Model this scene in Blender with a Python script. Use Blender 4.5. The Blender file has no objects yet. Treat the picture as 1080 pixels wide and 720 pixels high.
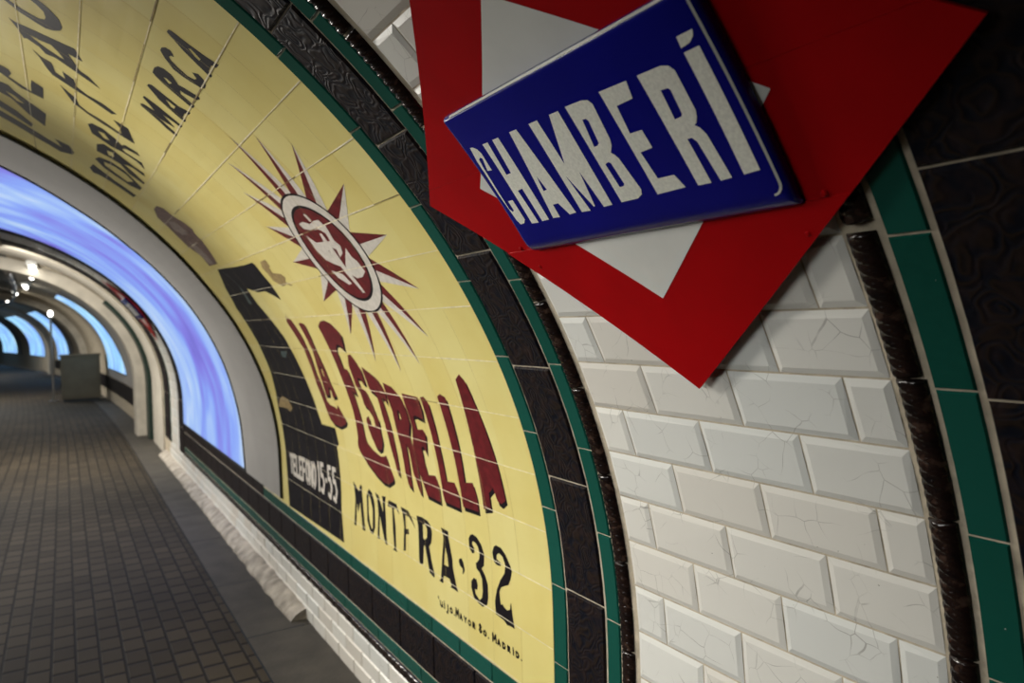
import bpy, bmesh, math, random
from mathutils import Vector, Matrix
from mathutils.geometry import tessellate_polygon
random.seed(7)
SC = bpy.context.scene
COL = SC.collection
PI = math.pi
# ------------------------------------------------------------------ camera
F_PX, YAW, PIT, ROL = 767.2, 0.55254, -0.02695, -0.02418
CAM_H = 1.50

def cam_axes():
    def ray(x, y, w):
        c, s = math.cos(ROL), math.sin(ROL); x, y = c*x - s*y, s*x + c*y
        c, s = math.cos(PIT), math.sin(PIT); Y = c*w - s*y; Z = s*w + c*y
        c, s = math.cos(YAW), math.sin(YAW)
        return Vector((c*x + s*Y, -s*x + c*Y, Z))
    return ray(1, 0, 0), ray(0, 1, 0), ray(0, 0, 1)
AX, AY, AF = cam_axes()
cam_d = bpy.data.cameras.new('camera')
cam = bpy.data.objects.new('camera', cam_d); COL.objects.link(cam)
m = Matrix((AX, AY, -AF)).transposed().to_4x4(); m.translation = (0, 0, CAM_H)
cam.matrix_world = m
cam_d.sensor_fit = 'HORIZONTAL'; cam_d.sensor_width = 36; cam_d.lens = 36*F_PX/1080
cam_d.clip_start = .02; cam_d.clip_end = 200
cam_d.dof.use_dof = True; cam_d.dof.focus_distance = 1.25; cam_d.dof.aperture_fstop = 4.5
SC.camera = cam
# ------------------------------------------------------------------ light
SC.view_settings.view_transform = 'Standard'; SC.view_settings.look = 'None'
SC.view_settings.gamma = 1; SC.view_settings.use_curve_mapping = False
SC.view_settings.exposure = 0
wd = bpy.data.worlds.new('world'); SC.world = wd; wd.use_nodes = True
wd.node_tree.nodes['Background'].inputs[0].default_value = (.5, .55, .6, 1)
wd.node_tree.nodes['Background'].inputs[1].default_value = .05

def area(name, loc, target, size, power, color=(1, 1, 1), spread=180, sy=None):
    d = bpy.data.lights.new(name, 'AREA'); d.energy = power; d.color = color; d.size = size
    if sy: d.shape = 'RECTANGLE'; d.size_y = sy
    d.spread = math.radians(spread)
    o = bpy.data.objects.new(name, d); COL.objects.link(o); o.location = loc
    o.rotation_euler = (Vector(target) - Vector(loc)).to_track_quat('-Z', 'Y').to_euler()
    return o

def spot(name, loc, target, power, color, angle, blend, rad):
    d = bpy.data.lights.new(name, 'SPOT'); d.energy = power; d.color = color
    d.spot_size = math.radians(angle); d.spot_blend = blend; d.shadow_soft_size = rad
    o = bpy.data.objects.new(name, d); COL.objects.link(o); o.location = loc
    o.rotation_euler = (Vector(target) - Vector(loc)).to_track_quat('-Z', 'Y').to_euler()
    return o
WARM = (1, .95, .86)
spot('wall_washer', (-1.3, 3.0, 2.42), (1.0, 2.15, .75), 350, WARM, 88, 1.0, .30)
area('wall_fill', (-1.7, 1.05, 1.70), (1.0, 1.25, .85), .9, 4.5, (1, 1, .96), 62)
area('panel_fill', (-1.9, 6.6, 1.95), (.9, 5.2, 1.1), .6, 60, WARM, 130)  # added fill without a fixture, brightens the grey display panel
area('far_lamp', (-1.0, 9.6, 2.3), (-.3, 10.2, 0), .8, 100, WARM, 175)
spot('floor_fill', (-.5, 8.8, 2.5), (-.2, 9.2, 0), 640, WARM, 96, 1.0, .15)  # added spot, no lamp stands here; lifts the floor near the white strips
area('cabinet_fill', (-.7, 14.2, 2.3), (-.4, 15.2, 0), .6, 32, WARM, 170)  # invented warm fill, offsets the blue cast on the cabinet
area('distant_lamp', (-1.8, 20, 2.3), (-1.6, 20.2, 0), 2, 110, (1, .97, .9), 170)
area('remote_lamp', (-3.4, 32, 2.3), (-3.2, 32.2, 0), 2, 110, (1, .97, .9), 170)
# ------------------------------------------------------------------ vault geometry
CX, A_, B_ = -1.12747, 2.147, 1.79362
CZ = CAM_H - .73421
TH = [i*2.6/2600 for i in range(2601)]
ARC = [0.0]
for i in range(1, len(TH)):
    a0, a1 = TH[i-1], TH[i]
    ARC.append(ARC[-1] + math.hypot(A_*(math.cos(a1)-math.cos(a0)), B_*(math.sin(a1)-math.sin(a0))))

def interp(x, X, Y):
    lo, hi = 0, len(X)-1
    if x <= X[0]: return Y[0]
    if x >= X[-1]: return Y[-1]
    while hi - lo > 1:
        mid = (lo+hi)//2
        if X[mid] <= x: lo = mid
        else: hi = mid
    return Y[lo] + (Y[hi]-Y[lo])*(x-X[lo])/(X[hi]-X[lo])

S_BEND, R_BEND = 10.0, 170.0

def plan(s, l):
    if s <= S_BEND: return l, s
    a = (s - S_BEND)/R_BEND
    return -R_BEND + (R_BEND + l)*math.cos(a), S_BEND + (R_BEND + l)*math.sin(a)

def prof(t, off=0.0):
    if t < 0: return CX + A_ - off, CZ + t
    th = interp(t, ARC, TH)
    return CX + (A_-off)*math.cos(th), CZ + (B_-off)*math.sin(th)

def W(s, t, off=0.0):
    l, z = prof(t, off); x, y = plan(s, l)
    return Vector((x, y, z))

def hit(px, py, off=0.0):
    d = AX*((px-540)/F_PX) + AY*(-(py-360)/F_PX) + AF
    a, b = A_-off, B_-off
    ox, oz = -CX, CAM_H - CZ
    qa = (d.x/a)**2 + (d.z/b)**2; qb = 2*(ox*d.x/a/a + oz*d.z/b/b); qc = (ox/a)**2 + (oz/b)**2 - 1
    k = (-qb + math.sqrt(qb*qb - 4*qa*qc))/(2*qa)
    if CAM_H + k*d.z < CZ: k = (CX + a)/d.x
    x, s, z = k*d.x, k*d.y, CAM_H + k*d.z
    if z < CZ: return s, z - CZ
    return s, interp(math.atan2((z-CZ)/b, (x-CX)/a), TH, ARC)

def C(x0, y0, sc, pts): return [(x0 + x/sc, y0 + y/sc) for x, y in pts]
def ST(pts, off=0.0): return [hit(x, y, off) for x, y in pts]
FLOOR_T = -CZ
# ------------------------------------------------------------------ materials
def nodes(name):
    mt = bpy.data.materials.new(name); mt.use_nodes = True
    nt = mt.node_tree; b = nt.nodes['Principled BSDF']
    return mt, nt, b

def N(nt, typ, ins=None, **kw):
    n = nt.nodes.new(typ)
    for k, v in kw.items(): setattr(n, k, v)
    for k, v in (ins or {}).items():
        if hasattr(v, 'is_output'): nt.links.new(v, n.inputs[k])
        else: n.inputs[k].default_value = v
    return n

def ramp(nt, fac, stops):
    n = nt.nodes.new('ShaderNodeValToRGB'); nt.links.new(fac, n.inputs[0])
    e = n.color_ramp.elements
    while len(e) < len(stops): e.new(.5)
    for el, (p, c) in zip(e, stops): el.position = p; el.color = (c[0], c[1], c[2], 1)
    return n.outputs[0]

def mix(nt, fac, a, b, mode='MIX'):
    n = nt.nodes.new('ShaderNodeMix'); n.data_type = 'RGBA'; n.blend_type = mode
    for i, v in ((0, fac), (6, a), (7, b)):
        if hasattr(v, 'is_output'): nt.links.new(v, n.inputs[i])
        else: n.inputs[i].default_value = v if i == 0 else (v[0], v[1], v[2], 1)
    return n.outputs[2]

def uvn(nt): return nt.nodes.new('ShaderNodeUVMap').outputs[0]

def plain(name, col, rough=.5, var=.12, scale=30, bump=0, bscale=80, spec=.5, metal=0, coat=0):
    mt, nt, b = nodes(name)
    tc = nt.nodes.new('ShaderNodeTexCoord').outputs['Object']
    nz = N(nt, 'ShaderNodeTexNoise', {'Vector': tc, 'Scale': scale, 'Detail': 4})
    lo = tuple(c*(1-var) for c in col); hi = tuple(min(1, c*(1+var)) for c in col)
    nt.links.new(ramp(nt, nz.outputs[0], [(.3, lo), (.7, hi)]), b.inputs['Base Color'])
    b.inputs['Roughness'].default_value = rough
    b.inputs['Specular IOR Level'].default_value = spec
    b.inputs['Metallic'].default_value = metal
    b.inputs['Coat Weight'].default_value = coat
    if bump:
        n2 = N(nt, 'ShaderNodeTexNoise', {'Vector': tc, 'Scale': bscale, 'Detail': 6})
        bp = N(nt, 'ShaderNodeBump', {'Height': n2.outputs[0], 'Strength': bump, 'Distance': .01})
        nt.links.new(bp.outputs[0], b.inputs['Normal'])
    return mt

def per_tile(nt, uv, sx, sy, offx=0, offy=0):
    """a random value per tile of a grid in (s,t) metres"""
    mp = N(nt, 'ShaderNodeVectorMath', {0: uv, 1: (offx, offy, 0)}, operation='ADD')
    mp = N(nt, 'ShaderNodeVectorMath', {0: mp.outputs[0], 1: (1/sx, 1/sy, 1)}, operation='MULTIPLY')
    fl = N(nt, 'ShaderNodeVectorMath', {0: mp.outputs[0]}, operation='FLOOR')
    wn = N(nt, 'ShaderNodeTexWhiteNoise', {'Vector': fl.outputs[0]}, noise_dimensions='3D')
    return wn.outputs['Value']

def island(nt): return nt.nodes.new('ShaderNodeNewGeometry').outputs['Random Per Island']

def glazed_white():
    mt, nt, b = nodes('glazed_white_tile')
    uv = uvn(nt); r = island(nt)
    base = ramp(nt, r, [(0, (.66, .62, .555)), (.35, (.72, .70, .645)), (.7, (.69, .70, .67)), (1, (.76, .745, .69))])
    # fine crackle lines in the glaze, only in patches
    wob = N(nt, 'ShaderNodeTexNoise', {'Vector': uv, 'Scale': 9, 'Detail': 2})
    wv = N(nt, 'ShaderNodeVectorMath', {0: wob.outputs['Color'], 1: (.05, .05, 0)}, operation='MULTIPLY')
    vv = N(nt, 'ShaderNodeVectorMath', {0: uv, 1: wv.outputs[0]}, operation='ADD')
    vo = N(nt, 'ShaderNodeTexVoronoi', {'Vector': vv.outputs[0], 'Scale': 20}, feature='DISTANCE_TO_EDGE')
    line = N(nt, 'ShaderNodeMath', {0: vo.outputs['Distance'], 1: .010}, operation='LESS_THAN')
    pn = N(nt, 'ShaderNodeTexNoise', {'Vector': uv, 'Scale': 13, 'Detail': 3})
    pm = N(nt, 'ShaderNodeMapRange', {'Value': pn.outputs[0], 'From Min': .48, 'From Max': .66})
    f = N(nt, 'ShaderNodeMath', {0: line.outputs[0], 1: pm.outputs[0]}, operation='MULTIPLY')
    f2 = N(nt, 'ShaderNodeMath', {0: f.outputs[0], 1: .55}, operation='MULTIPLY')
    c = mix(nt, f2.outputs[0], base, (.20, .185, .16))
    sp = N(nt, 'ShaderNodeTexNoise', {'Vector': uv, 'Scale': 110, 'Detail': 1})
    spm = N(nt, 'ShaderNodeMath', {0: sp.outputs[0], 1: .80}, operation='GREATER_THAN')
    c = mix(nt, spm.outputs[0], c, (.16, .14, .11))
    nt.links.new(c, b.inputs['Base Color'])
    b.inputs['Roughness'].default_value = .3
    b.inputs['Specular IOR Level'].default_value = .4
    n2 = N(nt, 'ShaderNodeTexNoise', {'Vector': uv, 'Scale': 14, 'Detail': 2})
    bp = N(nt, 'ShaderNodeBump', {'Height': n2.outputs[0], 'Strength': .12, 'Distance': .01})
    nt.links.new(bp.outputs[0], b.inputs['Normal'])
    return mt

def yellow_tile():
    mt, nt, b = nodes('yellow_painted_tile')
    uv = uvn(nt); r = per_tile(nt, uv, .15, .15, -1.485 + .15*20, -.062 + .15*20)
    base = ramp(nt, r, [(0, (.71, .59, .19)), (.5, (.75, .66, .25)), (1, (.77, .70, .31))])
    nz = N(nt, 'ShaderNodeTexNoise', {'Vector': uv, 'Scale': 5, 'Detail': 5})
    c = mix(nt, .5, base, ramp(nt, nz.outputs[0], [(.3, (.69, .57, .19)), (.7, (.78, .69, .29))]))
    nt.links.new(c, b.inputs['Base Color'])
    b.inputs['Roughness'].default_value = .35
    b.inputs['Specular IOR Level'].default_value = .35
    n2 = N(nt, 'ShaderNodeTexNoise', {'Vector': uv, 'Scale': 8, 'Detail': 1})
    bp = N(nt, 'ShaderNodeBump', {'Height': n2.outputs[0], 'Strength': .1, 'Distance': .02})
    nt.links.new(bp.outputs[0], b.inputs['Normal'])
    return mt

def green_tile():
    mt, nt, b = nodes('green_glazed_tile')
    r = island(nt); uv = uvn(nt)
    nz = N(nt, 'ShaderNodeTexNoise', {'Vector': uv, 'Scale': 60, 'Detail': 3})
    base = ramp(nt, r, [(0, (.004, .058, .042)), (.6, (.006, .072, .052)), (1, (.012, .095, .078))])
    c = mix(nt, nz.outputs[0], base, (.007, .076, .056))
    ch = N(nt, 'ShaderNodeTexNoise', {'Vector': uv, 'Scale': 85, 'Detail': 2})
    chm = N(nt, 'ShaderNodeMath', {0: ch.outputs[0], 1: .79}, operation='GREATER_THAN')
    c = mix(nt, chm.outputs[0], c, (.45, .47, .42))
    nt.links.new(c, b.inputs['Base Color']); b.inputs['Roughness'].default_value = .22
    b.inputs['Specular IOR Level'].default_value = .3
    return mt

def relief_tile():
    mt, nt, b = nodes('dark_relief_tile')
    uv = uvn(nt)
    dn = N(nt, 'ShaderNodeTexNoise', {'Vector': uv, 'Scale': 14, 'Detail': 2})
    dv = N(nt, 'ShaderNodeVectorMath', {0: dn.outputs['Color'], 1: (.10, .10, 0)}, operation='MULTIPLY')
    vv = N(nt, 'ShaderNodeVectorMath', {0: uv, 1: dv.outputs[0]}, operation='ADD')
    vo = N(nt, 'ShaderNodeTexVoronoi', {'Vector': vv.outputs[0], 'Scale': 21})
    rg = N(nt, 'ShaderNodeMath', {0: vo.outputs['Distance'], 1: 26.0}, operation='MULTIPLY')
    rs = N(nt, 'ShaderNodeMath', {0: rg.outputs[0]}, operation='SINE')
    c = ramp(nt, rs.outputs[0], [(.0, (.004, .005, .010)), (.45, (.006, .005, .006)), (.75, (.010, .006, .005)), (1, (.017, .011, .008))])
    nz = N(nt, 'ShaderNodeTexNoise', {'Vector': uv, 'Scale': 38, 'Detail': 5})
    c = mix(nt, ramp(nt, nz.outputs[0], [(.42, (0, 0, 0)), (.7, (1, 1, 1))]), c, (.020, .012, .011))
    nt.links.new(c, b.inputs['Base Color']); b.inputs['Roughness'].default_value = .45; b.inputs['Specular IOR Level'].default_value = .16
    bp = N(nt, 'ShaderNodeBump', {'Height': rs.outputs[0], 'Strength': .25, 'Distance': .002})
    nt.links.new(bp.outputs[0], b.inputs['Normal'])
    return mt

def rope_mat():
    mt, nt, b = nodes('brown_lustre_glaze')
    uv = uvn(nt)
    nz = N(nt, 'ShaderNodeTexNoise', {'Vector': uv, 'Scale': 45, 'Detail': 4})
    c = ramp(nt, nz.outputs[0], [(.35, (.006, .004, .004)), (.58, (.016, .008, .006)), (.75, (.085, .05, .036))])
    nt.links.new(c, b.inputs['Base Color']); b.inputs['Roughness'].default_value = .2
    return mt

def floor_mat():
    mt, nt, b = nodes('paving_setts')
    uv = uvn(nt)
    sq = N(nt, 'ShaderNodeVectorMath', {0: uv, 1: (.5, 1, 1)}, operation='MULTIPLY')
    br = N(nt, 'ShaderNodeTexBrick', {'Vector': sq.outputs[0], 'Scale': 1, 'Mortar Size': .0075, 'Mortar Smooth': .5, 'Brick Width': .075, 'Row Height': .095,
            'Color1': (.036, .030, .022, 1), 'Color2': (.058, .049, .036, 1), 'Mortar': (.012, .011, .010, 1)})
    nz = N(nt, 'ShaderNodeTexNoise', {'Vector': uv, 'Scale': 1.3, 'Detail': 5})
    c = mix(nt, .8, br.outputs['Color'], ramp(nt, nz.outputs[0], [(.3, (.75, .72, .72)), (.75, (1.3, 1.2, 1.05))]), 'MULTIPLY')
    nt.links.new(c, b.inputs['Base Color']); b.inputs['Roughness'].default_value = .68
    b.inputs['Specular IOR Level'].default_value = .15
    bp = N(nt, 'ShaderNodeBump', {'Height': br.outputs['Fac'], 'Strength': .6, 'Distance': .006}, invert=True)
    nt.links.new(bp.outputs[0], b.inputs['Normal'])
    return mt

def screen_mat(name, strength, stops, sx=1.1, sy=.35, rot=.35):
    mt, nt, b = nodes(name)
    uv = uvn(nt)
    mp = N(nt, 'ShaderNodeMapping', {'Vector': uv, 'Rotation': (0, 0, rot), 'Scale': (sx, sy, 1)})
    nz = N(nt, 'ShaderNodeTexNoise', {'Vector': mp.outputs[0], 'Scale': 2.1, 'Detail': 3, 'Distortion': 1.2})
    n2 = N(nt, 'ShaderNodeTexNoise', {'Vector': mp.outputs[0], 'Scale': 7, 'Detail': 2, 'Distortion': .6})
    s = N(nt, 'ShaderNodeMath', {0: n2.outputs[0], 1: .35}, operation='MULTIPLY')
    s = N(nt, 'ShaderNodeMath', {0: nz.outputs[0], 1: s.outputs[0]}, operation='ADD')
    c = ramp(nt, s.outputs[0], stops)
    b.inputs['Base Color'].default_value = (.02, .02, .03, 1); b.inputs['Roughness'].default_value = .4
    nt.links.new(c, b.inputs['Emission Color']); b.inputs['Emission Strength'].default_value = strength
    return mt

def emit(name, col, st):
    mt, nt, b = nodes(name)
    b.inputs['Base Color'].default_value = (.8, .8, .8, 1)
    b.inputs['Emission Color'].default_value = (*col, 1); b.inputs['Emission Strength'].default_value = st
    return mt

M = dict(
    white=glazed_white(), yellow=yellow_tile(), green=green_tile(), relief=relief_tile(), rope=rope_mat(), floor=floor_mat(),
    grout=plain('beige_grout', (.50, .43, .32), .85, .25, 25, .3),
    thin_grout=plain('pale_joint', (.78, .71, .52), .8, .2, 40),
    dark_joint=plain('worn_dark_joint', (.26, .19, .08), .8, .4, 40),
    ink=plain('black_glaze_paint', (.009, .007, .010), .45, .5, 60, 0, 80, .2),
    maroon=plain('maroon_glaze_paint', (.135, .012, .016), .3, .35, 45),
    milk=plain('milk_white_glaze_paint', (.66, .62, .56), .35, .10, 50),
    hatbrown=plain('brown_grey_glaze_paint', (.15, .09, .075), .4, .5, 60),
    tan=plain('tan_glaze_paint', (.32, .23, .10), .4, .4, 60),
    teal=plain('teal_grey_glaze_paint', (.05, .085, .09), .35, .5, 40),
    cloak=plain('black_cloak_glaze_paint', (.008, .007, .010), .5, .6, 25, 0, 80, .12),
    red=plain('red_enamel', (.36, .002, .004), .32, .08, 8, 0, 80, .16, 0, 0),
    blue=plain('blue_enamel', (.004, .005, .20), .22, .1, 6, 0, 80, .3, 0, .12),
    enamel_white=plain('white_enamel', (.68, .68, .64), .3, .05, 10),
    letter_white=plain('cream_white_enamel', (.80, .79, .71), .4, .10, 220),
    steel=plain('dull_steel', (.30, .29, .27), .4, .2, 40, 0, 80, .5, 1),
    grey_panel=plain('grey_panel_paint', (.31, .30, .285), .6, .05, 4),
    frame_dark=plain('dark_screen_frame', (.012, .018, .022), .4),
    concrete=plain('rough_concrete', (.36, .325, .275), .85, .45, 12, .8, 40),
    slab=plain('smooth_border_slab', (.05, .044, .036), .75, .3, 6, .25, 60),
    plaster=plain('dim_plaster', (.16, .15, .13), .85, .25, 3, .2, 20),
    rib=plain('cream_painted_rib', (.55, .51, .43), .6, .12, 6),
    kiosk=plain('olive_grey_cabinet', (.13, .11, .075), .7, .1, 4, 0, 80, .15),
    pipe=plain('grey_pipe', (.35, .34, .32), .4, .2, 10, 0, 80, .5, .6),
    lampmetal=plain('lamp_housing', (.5, .5, .48), .45, .1, 10),
    deepgreen=plain('dark_green_post', (.012, .03, .024), .4),
)
# ------------------------------------------------------------------ builders
def tag(o, label=None, cat=None, group=None, kind=None):
    if label: o['label'] = label
    if cat: o['category'] = cat
    if group: o['group'] = group
    if kind: o['kind'] = kind
    return o

def empty(name, loc, label=None, cat=None, group=None, parent=None):
    o = bpy.data.objects.new(name, None); COL.objects.link(o); o.location = loc
    o.empty_display_size = .1
    if parent: put(o, parent)
    return tag(o, label, cat, group)

def world_loc(o):
    v = Vector(o.location)
    while o.parent: o = o.parent; v = v + Vector(o.location)
    return v

def put(o, parent):
    o.parent = parent
    o.location = Vector(o.location) - world_loc(parent)

class MB:
    """collects geometry given in (s, t, off) wall coordinates or in world space"""
    def __init__(self): self.v = []; self.uv = []; self.f = []; self.mi = []
    def p(self, s, t, off=0.0):
        self.v.append(W(s, t, off)); self.uv.append((s, t)); return len(self.v)-1
    def q(self, co, uv=None):
        co = Vector(co); self.v.append(co); self.uv.append(uv or (co.y, co.x)); return len(self.v)-1
    def face(self, idx, mi=0): self.f.append(list(idx)); self.mi.append(mi)
    def tile(self, s0, s1, t0, t1, lo, hi, bev, tilt=.0):
        """one tile: chamfered pad between the offsets lo and hi"""
        e = [random.uniform(-tilt, tilt) for _ in range(4)]
        b = min(bev, abs(s1-s0)*.45, abs(t1-t0)*.45)
        o = [self.p(s0, t0, lo), self.p(s1, t0, lo), self.p(s1, t1, lo), self.p(s0, t1, lo)]
        i = [self.p(s0+b, t0+b, hi+e[0]), self.p(s1-b, t0+b, hi+e[1]), self.p(s1-b, t1-b, hi+e[2]), self.p(s0+b, t1-b, hi+e[3])]
        self.face(i[::-1])
        for k in range(4): self.face([o[(k+1) % 4], o[k], i[k], i[(k+1) % 4]][::-1] if False else [o[k], i[k], i[(k+1) % 4], o[(k+1) % 4]])
    def sheet(self, s0, s1, t0, t1, off, ns=1, nt=1, mi=0):
        g = [[self.p(s0+(s1-s0)*i/ns, t0+(t1-t0)*j/nt, off) for j in range(nt+1)] for i in range(ns+1)]
        for i in range(ns):
            for j in range(nt): self.face([g[i][j], g[i][j+1], g[i+1][j+1], g[i+1][j]], mi)
    def slab(self, s0, s1, t0, t1, lo, hi, ns=1, nt=1):
        """closed curved board; s0 and s1 may be functions of t"""
        f0 = s0 if callable(s0) else (lambda t: s0); f1 = s1 if callable(s1) else (lambda t: s1)
        top = []; bot = []
        for i in range(ns+1):
            a = []; b = []
            for j in range(nt+1):
                t = t0+(t1-t0)*j/nt; s = f0(t)+(f1(t)-f0(t))*i/ns
                a.append(self.p(s, t, hi)); b.append(self.p(s, t, lo))
            top.append(a); bot.append(b)
        for i in range(ns):
            for j in range(nt):
                self.face([top[i][j], top[i][j+1], top[i+1][j+1], top[i+1][j]])
                self.face([bot[i][j], bot[i+1][j], bot[i+1][j+1], bot[i][j+1]])
        for j in range(nt):
            self.face([bot[0][j], bot[0][j+1], top[0][j+1], top[0][j]])
            self.face([bot[ns][j+1], bot[ns][j], top[ns][j], top[ns][j+1]])
        for i in range(ns):
            self.face([bot[i+1][0], bot[i][0], top[i][0], top[i+1][0]])
            self.face([bot[i][nt], bot[i+1][nt], top[i+1][nt], top[i][nt]])
    def box(self, c, d, mat=None, bev=0):
        x, y, z = d[0]/2, d[1]/2, d[2]/2
        cs = [Vector((a*x, b*y, e*z)) for a in (-1, 1) for b in (-1, 1) for e in (-1, 1)]
        if mat: cs = [mat @ k for k in cs]
        ids = [self.q(Vector(c)+k) for k in cs]
        for f in ((0, 1, 3, 2), (4, 6, 7, 5), (0, 4, 5, 1), (2, 3, 7, 6), (0, 2, 6, 4), (1, 5, 7, 3)): self.face([ids[k] for k in f])
    def tube(self, pts, r, n=10, cap=True):
        pts = [Vector(p) for p in pts]; rings = []
        for i, p in enumerate(pts):
            d = (pts[min(i+1, len(pts)-1)] - pts[max(i-1, 0)]).normalized()
            u = d.cross(Vector((0, 0, 1)))
            if u.length < .01: u = d.cross(Vector((1, 0, 0)))
            u.normalize(); w = d.cross(u)
            rr = r[i] if isinstance(r, (list, tuple)) else r
            rings.append([self.q(p + (u*math.cos(2*PI*k/n) + w*math.sin(2*PI*k/n))*rr) for k in range(n)])
        for a, b in zip(rings, rings[1:]):
            for k in range(n): self.face([a[k], a[(k+1) % n], b[(k+1) % n], b[k]])
        if cap: self.face(rings[0][::-1]); self.face(rings[-1])
    def rope(self, path, r, pitch, n=8, step=.008):
        """half round twisted moulding; path(u) -> (s,t) and across(u) sideways direction in (s,t)"""
        pts, across = path
        prev = None
        for (s, t, u) in pts:
            ring = []
            for k in range(n+1):
                a = PI*k/n
                rr = r; hh = r*.62*(1 + .22*math.sin(u/pitch*2*PI + a*3.2))
                ring.append(self.p(s + across[0]*math.cos(a)*rr, t + across[1]*math.cos(a)*rr, .001 + math.sin(a)*hh))
            if prev:
                for k in range(n): self.face([prev[k], ring[k], ring[k+1], prev[k+1]])
            else: self.face(ring)
            prev = ring
        self.face(prev[::-1])
    def build(self, name, mats, parent=None, smooth=False, origin=None):
        mats = mats if isinstance(mats, (list, tuple)) else [mats]
        me = bpy.data.meshes.new(name)
        if origin is None: origin = world_loc(parent) if parent else sum(self.v, Vector())/max(1, len(self.v))
        origin = Vector(origin)
        me.from_pydata([v - origin for v in self.v], [], self.f); me.update()
        for mt in mats: me.materials.append(mt)
        for i, pl in enumerate(me.polygons): pl.material_index = self.mi[i]; pl.use_smooth = smooth
        ul = me.uv_layers.new(name='UVMap')
        for lp in me.loops: ul.data[lp.index].uv = self.uv[lp.vertex_index]
        o = bpy.data.objects.new(name, me); COL.objects.link(o)
        o.location = origin
        if parent: put(o, parent)
        return o

def decal_into(mb, polys, off, mi=0, step=.03):
    """flat outlines given in (s,t), cut into strips so that they follow the curve of the wall"""
    for item in polys:
        outer, holes = (item if isinstance(item, tuple) else (item, []))
        loops = [[Vector((s, t, 0)) for s, t in lp] for lp in [outer] + list(holes)]
        tris = tessellate_polygon(loops)
        flat = [p for lp in loops for p in lp]
        bm = bmesh.new()
        vs = [bm.verts.new(p) for p in flat]
        for tr in tris:
            try: bm.faces.new([vs[i] for i in tr])
            except ValueError: pass
        t0 = min(p.y for p in flat); t1 = max(p.y for p in flat)
        k = math.floor(t0/step)+1
        while k*step < t1:
            bmesh.ops.bisect_plane(bm, geom=bm.verts[:] + bm.edges[:] + bm.faces[:], plane_co=(0, k*step, 0), plane_no=(0, 1, 0)); k += 1
        mp = {}
        for v in bm.verts: mp[v] = mb.p(v.co.x, v.co.y, off(v.co.x, v.co.y) if callable(off) else off)
        for f in bm.faces:
            ids = [mp[v] for v in f.verts]
            a, b, c = [Vector((f.verts[i].co.x, f.verts[i].co.y)) for i in range(3)]
            ar = (b-a).x*(c-a).y - (b-a).y*(c-a).x
            mb.face(ids if ar < 0 else ids[::-1], mi)
        bm.free()

def decal(name, polys, mat, off, parent, step=.03):
    mb = MB(); decal_into(mb, polys, off, 0, step); return mb.build(name, mat, parent)
# =================================================================== SETTING
T_TOP = 2.55
T_CROWN = interp(PI/2, TH, ARC)
mb = MB(); S_EDGES = [-2.2] + [i*.5 for i in range(-4, 21)] + [10 + i for i in range(1, 62)]
for a, b in zip(S_EDGES, S_EDGES[1:]):
    mb.sheet(a, b, FLOOR_T-.05, 0, 0, 1, 1); mb.sheet(a, b, 0, T_TOP, 0, 1, 34)
wall_right = tag(mb.build('wall_right', M['grout'], smooth=True), kind='structure')
# other half of the vault
def shell(name, th0, th1, n, mat):
    mb = MB(); rows = []
    for s in S_EDGES:
        r = []
        for j in range(n+1):
            th = th0+(th1-th0)*j/n
            l, z = CX+A_*math.cos(th), CZ+B_*math.sin(th)
            x, y = plan(s, l); r.append(mb.q((x, y, z), (s, j*.1)))
        rows.append(r)
    for a, b in zip(rows, rows[1:]):
        for j in range(n): mb.face([a[j], a[j+1], b[j+1], b[j]])
    return tag(mb.build(name, mat, smooth=True), kind='structure')
th_top = interp(T_TOP, ARC, TH)
shell('ceiling', th_top, 2.2, 16, M['plaster'])
mbw = MB(); rows = []
for s in S_EDGES:
    r = []
    for j in range(17):
        th = 2.2+(PI-2.2)*j/16
        x, y = plan(s, CX+A_*math.cos(th)); r.append(mbw.q((x, y, CZ+B_*math.sin(th)), (s, j*.1)))
    x, y = plan(s, CX-A_); r.append(mbw.q((x, y, -.05), (s, 2)))
    rows.append(r)
for a, b in zip(rows, rows[1:]):
    for j in range(17): mbw.face([a[j], a[j+1], b[j+1], b[j]])
tag(mbw.build('wall_left', M['plaster'], smooth=True), kind='structure')
# end walls that close the passage
mb = MB()
def end_wall(s, name):
    mb = MB(); ids = []
    for j in range(33):
        th = PI*j/32; x, y = plan(s, CX+A_*math.cos(th)); ids.append(mb.q((x, y, CZ+B_*math.sin(th))))
    x, y = plan(s, CX-A_); ids.append(mb.q((x, y, -.05))); x, y = plan(s, CX+A_); ids.append(mb.q((x, y, -.05)))
    mb.face(ids); tag(mb.build(name, M['plaster']), kind='structure')
end_wall(-2.2, 'wall_back'); end_wall(71, 'wall_far')
# floor
L_BORDER = .70
mb = MB(); mb2 = MB(); prev = None
for s in S_EDGES:
    cur = []
    for l in (CX-A_, L_BORDER):
        x, y = plan(s, l); cur.append(mb.q((x, y, 0), (s, l)))
    if prev: mb.face([prev[0], prev[1], cur[1], cur[0]])
    prev = cur
floor = tag(mb.build('floor', M['floor']), kind='structure')
mb = MB(); s = -2.2
while s < 34:
    ln = random.uniform(.8, 1.3)
    q = []
    for ss, l in ((s+.004, L_BORDER+.006), (s+.004, CX+A_), (s+ln-.004, CX+A_), (s+ln-.004, L_BORDER+.006)):
        x, y = plan(ss, l); q.append(mb.q((x, y, .004), (ss, l)))
    mb.face(q); s += ln
tag(mb.build('border_slabs', M['slab'], floor))
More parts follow.
